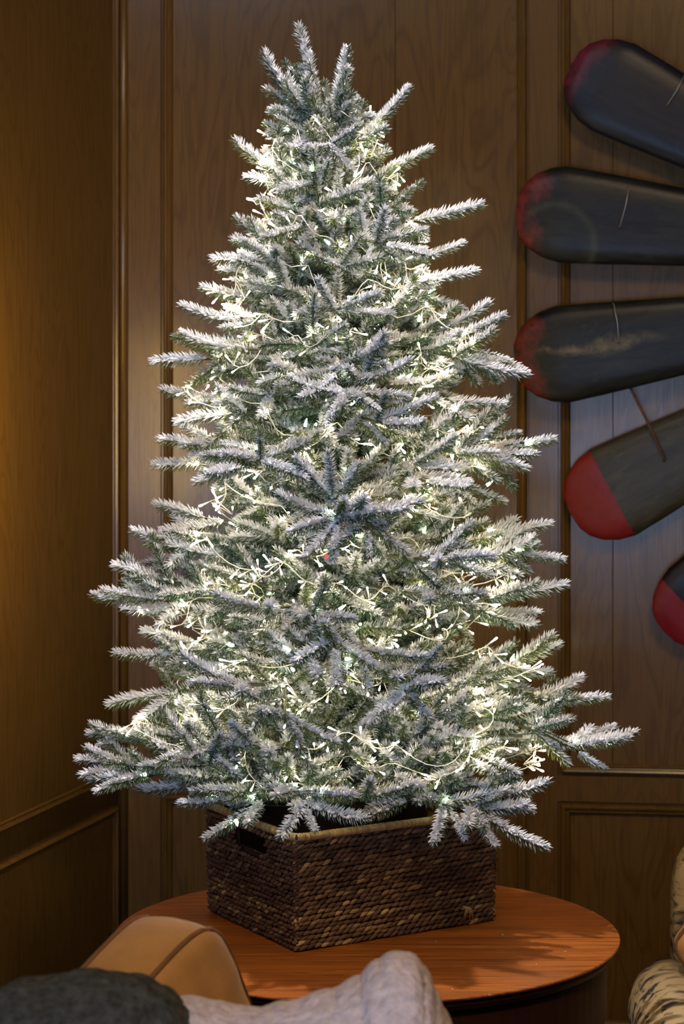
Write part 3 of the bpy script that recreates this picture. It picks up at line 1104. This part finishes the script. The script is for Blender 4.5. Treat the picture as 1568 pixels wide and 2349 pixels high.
def wprof(s):
    pts = [(0, 0), (0.004, 0.040), (0.016, 0.066), (0.04, 0.090), (0.075, 0.108), (0.115, 0.116), (0.2, 0.110), (0.4, 0.092), (0.6, 0.072), (0.78, 0.045), (0.9, 0.022), (1.0, 0.016), (1.12, 0.016)]
    for (a0, w0), (a1, w1) in zip(pts[:-1], pts[1:]):
        if s <= a1:
            t = (s - a0) / (a1 - a0)
            return w0 + (w1 - w0) * t
    return 0.016


def paddle(kind, label, tip_px, ang, off, sw=1.0, th=1.0):
    tip = plane_pt(*tip_px, off)
    # local x: from the tip to the hub; local y: into the wall; local z: across the blade (upwards)
    wd = Vector((1, -K, 0)).normalized()
    xa = wd * math.cos(ang) + Vector((0, 0, -math.sin(ang)))
    nn = Vector((K, 1, 0)).normalized()
    za = xa.cross(nn).normalized()
    M = Matrix((xa, nn, za)).transposed().to_4x4()
    M.translation = tip
    mb = MB()
    ss = [0, 0.0015, 0.004, 0.009, 0.016, 0.027, 0.04, 0.057, 0.075, 0.095, 0.115, 0.15, 0.2, 0.26, 0.33, 0.4, 0.5, 0.6, 0.7, 0.78, 0.84, 0.9, 0.95, 1.0, 1.1]
    n = 28
    vs, fs = [], []
    for s in ss:
        wv = max(0.0008, wprof(s) * sw)
        tk = (0.012 + 0.016 * min(1, s / 0.1)) * th * (1 if s < 0.7 else 0.9)
        tk = min(tk, wv) if s > 0.7 else tk * min(1, 0.25 + s / 0.03)
        for k in range(n):
            a_ = 2 * PI * k / n
            ca, sa = math.cos(a_), math.sin(a_)
            zz = wv * (abs(ca) ** 0.85) * (1 if ca > 0 else -1)
            # fuller towards the lower edge, with a soft ridge
            yy = tk * (abs(sa) ** 0.9) * (1 if sa > 0 else -1) * (1 + 0.20 * math.cos(2 * a_))
            vs.append((s, yy, zz))
    for i in range(len(ss) - 1):
        for k in range(n):
            fs.append((i * n + k, (i + 1) * n + k, (i + 1) * n + (k + 1) % n, i * n + (k + 1) % n))
    fs.append(tuple(range(n)))
    fs.append(tuple((len(ss) - 1) * n + k for k in range(n - 1, -1, -1)))
    root = empty('wall_paddle', tip)
    root.matrix_basis = M
    tag(root, label, 'paddle', 'wooden paddles fanned out on the panelled wall')
    mb.add(vs, fs)
    mb.obj('blade', paddle_mat('paint_' + kind, kind), root, smooth=True)
    # wall peg that carries it
    pg = MB()
    for s in (0.22, 0.85):
        pg.tube([(s, 0.0, 0), (s, off + 0.004, 0)], 0.006, 8)
    pg.obj('wall_peg', M_WIRE, root)
    return root, M


ang = [math.atan2(490, 980), math.atan2(150, 1107), -math.atan2(175, 1110), -math.atan2(530, 990), -math.atan2(800, 790)]
PADS = [('one', 'topmost wall paddle, near-black blade with crimson worn edge', (1308, 150), ang[0] + 0.02, 0.065, 1.0),
        ('two', 'dark wall paddle second from the top with patchy red tip and greenish scrape', (1183, 480), ang[1] - 0.02, 0.07, 1.0),
        ('three', 'dark green wall paddle beside the tree with a pale reflection streak painted along its blade', (1180, 830), ang[2], 0.085, 1.0),
        ('four', 'olive grey wall paddle with a clean-edged solid red tip', (1308, 1180), ang[3] + 0.0, 0.045, 1.0),
        ('five', 'lowest wall paddle, black blade with deep red rounded tip', (1524, 1452), ang[4] + 0.02, 0.05, 0.9)]
pad = {}
for k_, lb, tp, an, off, sw in PADS:
    pad[k_] = paddle(k_, lb, tp, an, off, sw)


def wire_on(kind, px0, px1, off, name, m_, r=0.0014):
    root, M = pad[kind]
    Mi = M.inverted()
    a_, b_ = plane_pt(*px0, off + 0.034), plane_pt(*px1, off + 0.034)
    mid_ = (a_ + b_) / 2 + Vector((0.002, -0.004, 0))
    mb = MB()
    mb.tube([Mi @ p for p in (a_ + Vector((0, 0.03, 0.004)), a_, mid_, b_, b_ + Vector((0, 0.012, -0.003)))], r, 6)
    return mb.obj(name, m_, root, smooth=True)


wire_on('one', (1569, 174), (1530, 240), 0.065, 'tie_wire', M_WIRE)
wire_on('two', (1442, 428), (1421, 520), 0.07, 'tie_wire', M_WIRE)
wire_on('three', (1407, 698), (1419, 784), 0.085, 'tie_wire', M_WIRE)
tag(wire_on('four', (1446, 892), (1524, 1054), 0.045, 'cord', M_CORD, 0.0032), 'thin brown cord looped over the blade')

# ------------------------------------------------------------------ armchair on the right
def zebra():
    m, nt, b = mat('patterned_fabric', (0.5, 0.4, 0.25), 0.9, 0.1)
    v = coords(nt, (1, 1, 1))
    n0 = noise(nt, coords(nt, (2.5, 9, 13), (0.2, 0.1, 0.2)), 2.2, 3, 0.5, 1.2)
    f = math_n(nt, 'MULTIPLY_ADD', n0, 9.0, -4.7, clamp=True)
    wv = nt.nodes.new('ShaderNodeTexNoise')
    nt.links.new(coords(nt, (8, 30, 60), (0.3, 0.2, 0.1)), wv.inputs[0])
    wv.inputs['Scale'].default_value = 1.6
    wv.inputs['Detail'].default_value = 3
    f2 = math_n(nt, 'MULTIPLY_ADD', wv.outputs[0], 9.0, -5.1, clamp=True)
    c = mixc(nt, noise(nt, v, 20, 3), (0.40, 0.28, 0.13), (0.50, 0.37, 0.19))
    c = mixc(nt, math_n(nt, 'MULTIPLY', f2, 0.7), c, (0.12, 0.085, 0.05))
    c = mixc(nt, f, c, (0.045, 0.035, 0.032))
    nt.links.new(c, b.inputs['Base Color'])
    bump(nt, b, noise(nt, v, 500, 2), 0.4, 0.001)
    return m


M_ZEBRA = zebra()


def soft_box(hx, hy, hz, n=14, k=4.0, puff=0.0):
    """rounded box, superellipsoid mapping of a gridded cube"""
    vs, fs, idx = [], [], {}
    def vid(p):
        key = tuple(round(c, 5) for c in p)
        if key not in idx:
            q = np.array(p, float)
            nrm = (np.abs(q) ** k).sum() ** (1 / k)
            q = q / nrm
            idx[key] = len(vs)
            vs.append((q[0] * hx, q[1] * hy, q[2] * hz))
        return idx[key]
    g = np.linspace(-1, 1, n)
    g = np.sign(g) * np.abs(g) ** 0.8
    for ax_ in range(3):
        for sg in (-1, 1):
            for i in range(n - 1):
                for j in range(n - 1):
                    q = []
                    for a_, b_ in ((i, j), (i + 1, j), (i + 1, j + 1), (i, j + 1)):
                        p = [0, 0, 0]
                        p[ax_] = sg
                        p[(ax_ + 1) % 3] = g[a_]
                        p[(ax_ + 2) % 3] = g[b_]
                        q.append(vid(p))
                    fs.append(q if sg > 0 else q[::-1])
    return vs, fs


def soft_obj(name, c, h, m, parent, rot=(0, 0, 0), k=5, n=14):
    vs, fs = soft_box(*h, n=n, k=k)
    from mathutils import Euler
    M = Matrix.Translation(c) @ Euler(rot).to_matrix().to_4x4()
    return obj(name, mesh(name, vs, fs, m, True), parent, M)


chX, chY = 1.025, 4.80
ch = empty('armchair', (chX, chY, 0), math.radians(-4))
tag(ch, 'armchair in cream and dark streaked animal-print fabric beside the round table', 'armchair')
soft_obj('seat', (0.0, -0.02, 0.32), (0.27, 0.30, 0.14), M_ZEBRA, ch, k=8)
soft_obj('backrest', (0.0, 0.30, 0.485), (0.33, 0.075, 0.325), M_ZEBRA, ch, rot=(math.radians(-6), 0, 0), k=7)
for s in (-1, 1):
    mb = MB()
    pr = []
    for i in range(28):
        a_ = 2 * PI * i / 28
        pr.append((math.cos(a_), math.sin(a_)))
    vs, fs = [], []
    st = [(-0.36, 0.4), (-0.355, 0.75), (-0.34, 0.95), (-0.31, 1.0), (0.0, 1.0), (0.22, 1.0), (0.30, 0.9)]
    for (yy, q) in st:
        for ca, sa in pr:
            zz = 0.455 + sa * 0.105 * q
            xx = s * 0.335 + ca * 0.095 * q
            if sa < -0.2:
                zz = 0.455 - 0.105 * q if sa < -0.9 else zz
            vs.append((xx, yy - 0.02, zz))
    nn_ = 28
    for i in range(len(st) - 1):
        for k_ in range(nn_):
            fs.append((i * nn_ + k_, i * nn_ + (k_ + 1) % nn_, (i + 1) * nn_ + (k_ + 1) % nn_, (i + 1) * nn_ + k_))
    fs.append(tuple(range(nn_ - 1, -1, -1)))
    fs.append(tuple((len(st) - 1) * nn_ + k_ for k_ in range(nn_)))
    mb.add(vs, fs)
    mb.obj('armrest', M_ZEBRA, ch, smooth=True)
    soft_obj('side_panel', (s * 0.325, -0.03, 0.27), (0.055, 0.31, 0.14), M_ZEBRA, ch, k=9)
for sx in (-1, 1):
    for sy in (-1, 1):
        mb = MB()
        mb.tube([(sx * 0.29, sy * 0.26, 0.0), (sx * 0.29, sy * 0.26, 0.15)], [0.016, 0.024], 10)
        mb.obj('leg', M_TABLE_DARK, ch, smooth=True)
# leather pillow in the chair
pw = empty('leather_pillow', (0.855, 4.98, 0.50))
tag(pw, 'small tan leather pillow leaning on the armchair back', 'pillow')

# ------------------------------------------------------------------ cushions
def cushion(root, M, a_, b_, c_, m_face, m_pipe, k=5.5, n=22, pipe_r=0.0045):
    """box cushion: half sizes a_ x b_ in local x, z, half thickness c_ along local y"""
    vs, fs = soft_box(1, 1, 1, n=n, k=60)
    out = []
    cr = 0.76
    for (x, y, z) in vs:
        # outline with rounded corners
        nrm = (abs(x) ** k + abs(z) ** k) ** (1 / k) if (abs(x) + abs(z)) > 1e-6 else 1
        mx = max(abs(x), abs(z), 1e-6)
        f = mx / max(nrm, 1e-6)
        xx, zz = x * f, z * f
        rim = max(0.0, 1 - (abs(xx) ** k + abs(zz) ** k))
        bul = 1.0 + 0.035 * (1 - y * y)
        h = c_ * (cr + (1 - cr) * rim ** 0.45 + 0.25 * (1 - xx * xx) * (1 - zz * zz))
        wr = 0.0025 * math.sin(xx * 7 + zz * 5) * math.sin(zz * 9 - xx * 4)
        out.append((xx * a_ * bul, y * h + wr * y, zz * b_ * bul))
    o = obj('cover', mesh('cover', out, fs, m_face, True), root, M)
    for s in (-1, 1):
        pts = []
        for i in range(73):
            th = 2 * PI * i / 72
            ca, sa = math.cos(th), math.sin(th)
            r_ = (abs(ca) ** k + abs(sa) ** k) ** (-1 / k)
            pts.append((ca * r_ * a_ * 1.004, s * c_ * cr, sa * r_ * b_ * 1.004))
        mb = MB()
        mb.tube(pts, pipe_r, 8, cap=False)
        mb.obj('piping', m_pipe, root, smooth=True, M=M)
    return o


from mathutils import Euler
M_ = Euler((math.radians(-10), math.radians(45), math.radians(-14))).to_matrix().to_4x4()
M_.translation = (0.0, 0.0, 0.15)
cushion(pw, M_, 0.112, 0.112, 0.045, M_SUEDE, M_PIPING)
pw.location = (0.842, 4.94, 0.465)

lc = empty('leather_cushion', (-0.30, 3.55, 0.45))
tag(lc, 'large tan leather box cushion with dark piping standing tilted before the table', 'cushion')
nf = Vector((0.80, -0.60, 0)).normalized()
uf = Vector((0.60, 0.80, 0)).normalized()
# local x = in-face right, local y = back of face (away), local z = up; then tilt about y
rotb = Matrix((uf, -nf, Vector((0, 0, 1)))).transposed().to_4x4()
tilt = Matrix.Rotation(math.radians(-27), 4, 'Y')
rel = rotb @ tilt
A_, B_, C_ = 0.20, 0.20, 0.085
# put the upper corner of the near face at the pixel it is seen at
corner_local = Vector((A_ * 0.89, -C_ * 0.76, B_ * 0.89))
target = P(482, 2134, 3.60)
off_ = target - (rel.to_3x3() @ corner_local)
rel.translation = off_ - Vector(lc.location)
cushion(lc, rel, A_, B_, C_, M_SUEDE, M_PIPING, k=6)

# ------------------------------------------------------------------ sofa under the throws (just below the frame)
sf = empty('sofa', (-0.1, 3.45, 0))
tag(sf, 'dark leather sofa under the grey and white throws in front of the table', 'sofa')
soft_obj('backrest', (0, -0.32, 0.49), (0.85, 0.072, 0.405), M_SOFA, sf, k=9)
soft_obj('seat', (0, 0.06, 0.31), (0.80, 0.30, 0.13), M_SOFA, sf, k=9)
for s in (-1, 1):
    soft_obj('armrest', (s * 0.86, 0.0, 0.36), (0.075, 0.36, 0.26), M_SOFA, sf, k=9)
for sx in (-1, 1):
    for sy in (-1, 1):
        mb = MB()
        mb.tube([(sx * 0.75, sy * 0.25, 0.0), (sx * 0.75, sy * 0.25, 0.19)], [0.018, 0.025], 10)
        mb.obj('leg', M_TABLE_DARK, sf, smooth=True)


def interp(pts, x):
    if x <= pts[0][0]:
        return pts[0][1]
    for (a0, b0), (a1, b1) in zip(pts[:-1], pts[1:]):
        if x <= a1:
            t = (x - a0) / (a1 - a0)
            t = t * t * (3 - 2 * t)
            return b0 + (b1 - b0) * t
    return pts[-1][1]


from mathutils import noise as mn


def throw(name, ridge, d0, x0, x1, m_, strands, slen, seed, fold=0.006, back=0.20, front=0.24, dens_col=None, zend=0.70, curl=0.0):
    """cloth hung over the sofa back; ridge = [(px, py)] of its top outline"""
    nu, nv = 150, 60
    vs, fs = [], []
    grid = []
    for i in range(nu + 1):
        px = x0 + (x1 - x0) * i / nu
        top = P(px, interp(ridge, px), d0)
        row = []
        for j in range(nv + 1):
            v = j / nv * 2 - 1           # -1 behind .. +1 in front
            ay = abs(v)
            reach = back if v < 0 else front
            yy = math.copysign(reach * min(1, (ay * 1.5)) ** 0.85 * 0.62, -v)
            drop = 0.0 if ay < 1e-6 else (ay ** 1.9) * (top.z - zend)
            nz = 0.0022 * mn.noise(Vector((top.x * 75, v * 22, seed + 8))) + fold * (mn.noise(Vector((top.x * 9, v * 3.0, seed))) + 0.5 * mn.noise(Vector((top.x * 22, v * 8, seed + 3))))
            fz = fold * 1.3 * math.sin(top.x * 26 + v * 7 + seed) * ay
            p = Vector((top.x, d0 + yy - fz * 0.5 * (1 if v > 0 else -1), top.z - drop + nz + fz))
            row.append(p)
        grid.append(row)
    W = nv + 1
    for row in grid:
        vs += row
    for i in range(nu):
        for j in range(nv):
            fs.append((i * W + j, (i + 1) * W + j, (i + 1) * W + j + 1, i * W + j + 1))
    o = obj(name, mesh(name, vs, fs, m_, True))
    sm = o.modifiers.new('solid', 'SOLIDIFY')
    sm.thickness = 0.012
    sm.offset = -1
    # pile: short fibres on the outside
    rs = random.Random(seed)
    fb = MB()
    for _ in range(strands):
        u, v = rs.uniform(0, nu - 1.001), rs.uniform(nv * 0.30, nv * 0.80)
        i, j = int(u), int(v)
        fu, fv = u - i, v - j
        a = grid[i][j].lerp(grid[i + 1][j], fu)
        b = grid[i][j + 1].lerp(grid[i + 1][j + 1], fu)
        p = a.lerp(b, fv)
        nrm = (grid[i + 1][j] - grid[i][j]).cross(grid[i][j + 1] - grid[i][j]).normalized()
        if nrm.z < 0:
            nrm = -nrm
        cl = mn.noise(p * 60) * 1.2
        lean = Vector((mn.noise(p * 25), mn.noise(p * 25 + Vector((5, 5, 5))), mn.noise(p * 25 + Vector((9, 1, 3))))) * 1.5
        dv = (nrm * 0.8 + lean + Vector((rs.uniform(-.5, .5), rs.uniform(-.5, .5), rs.uniform(-.3, .3)))).normalized()
        q = dv.cross(nrm)
        q = q.normalized() * 0.0011 if q.length > 1e-4 else Vector((0.0011, 0, 0))
        L = slen * rs.uniform(0.6, 1.2) * (1 + 0.4 * cl)
        tipp = p + dv * L
        fb.add([p - q, p + q, tipp], [(0, 1, 2)])
    f_ = fb.obj('pile', m_, o)
    tag(f_, kind='stuff')
    return o


RIDGE_G = [(-260, 2340), (-120, 2325), (-20, 2298), (60, 2260), (150, 2249), (250, 2251), (310, 2258), (370, 2285), (420, 2330), (470, 2400), (500, 2440)]
g = throw('grey_throw', RIDGE_G, 3.14, -260, 490, M_PLUSH, 34000, 0.008, 2, fold=0.010)
tag(g, 'dark grey plush throw heaped over the sofa back at the lower left', 'blanket')
RIDGE_W = [(340, 2330), (385, 2312), (440, 2306), (490, 2318), (540, 2330), (600, 2337), (660, 2322), (760, 2293), (830, 2262), (872, 2228), (905, 2208), (935, 2210), (962, 2240), (985, 2290), (1005, 2335), (1030, 2385), (1070, 2420)]
wf = throw('fleece_throw', RIDGE_W, 3.17, 345, 1065, M_FLEECE, 42000, 0.0065, 5, fold=0.005)
tag(wf, 'pale lavender-white fleece throw with a raised peak in front of the table', 'blanket')
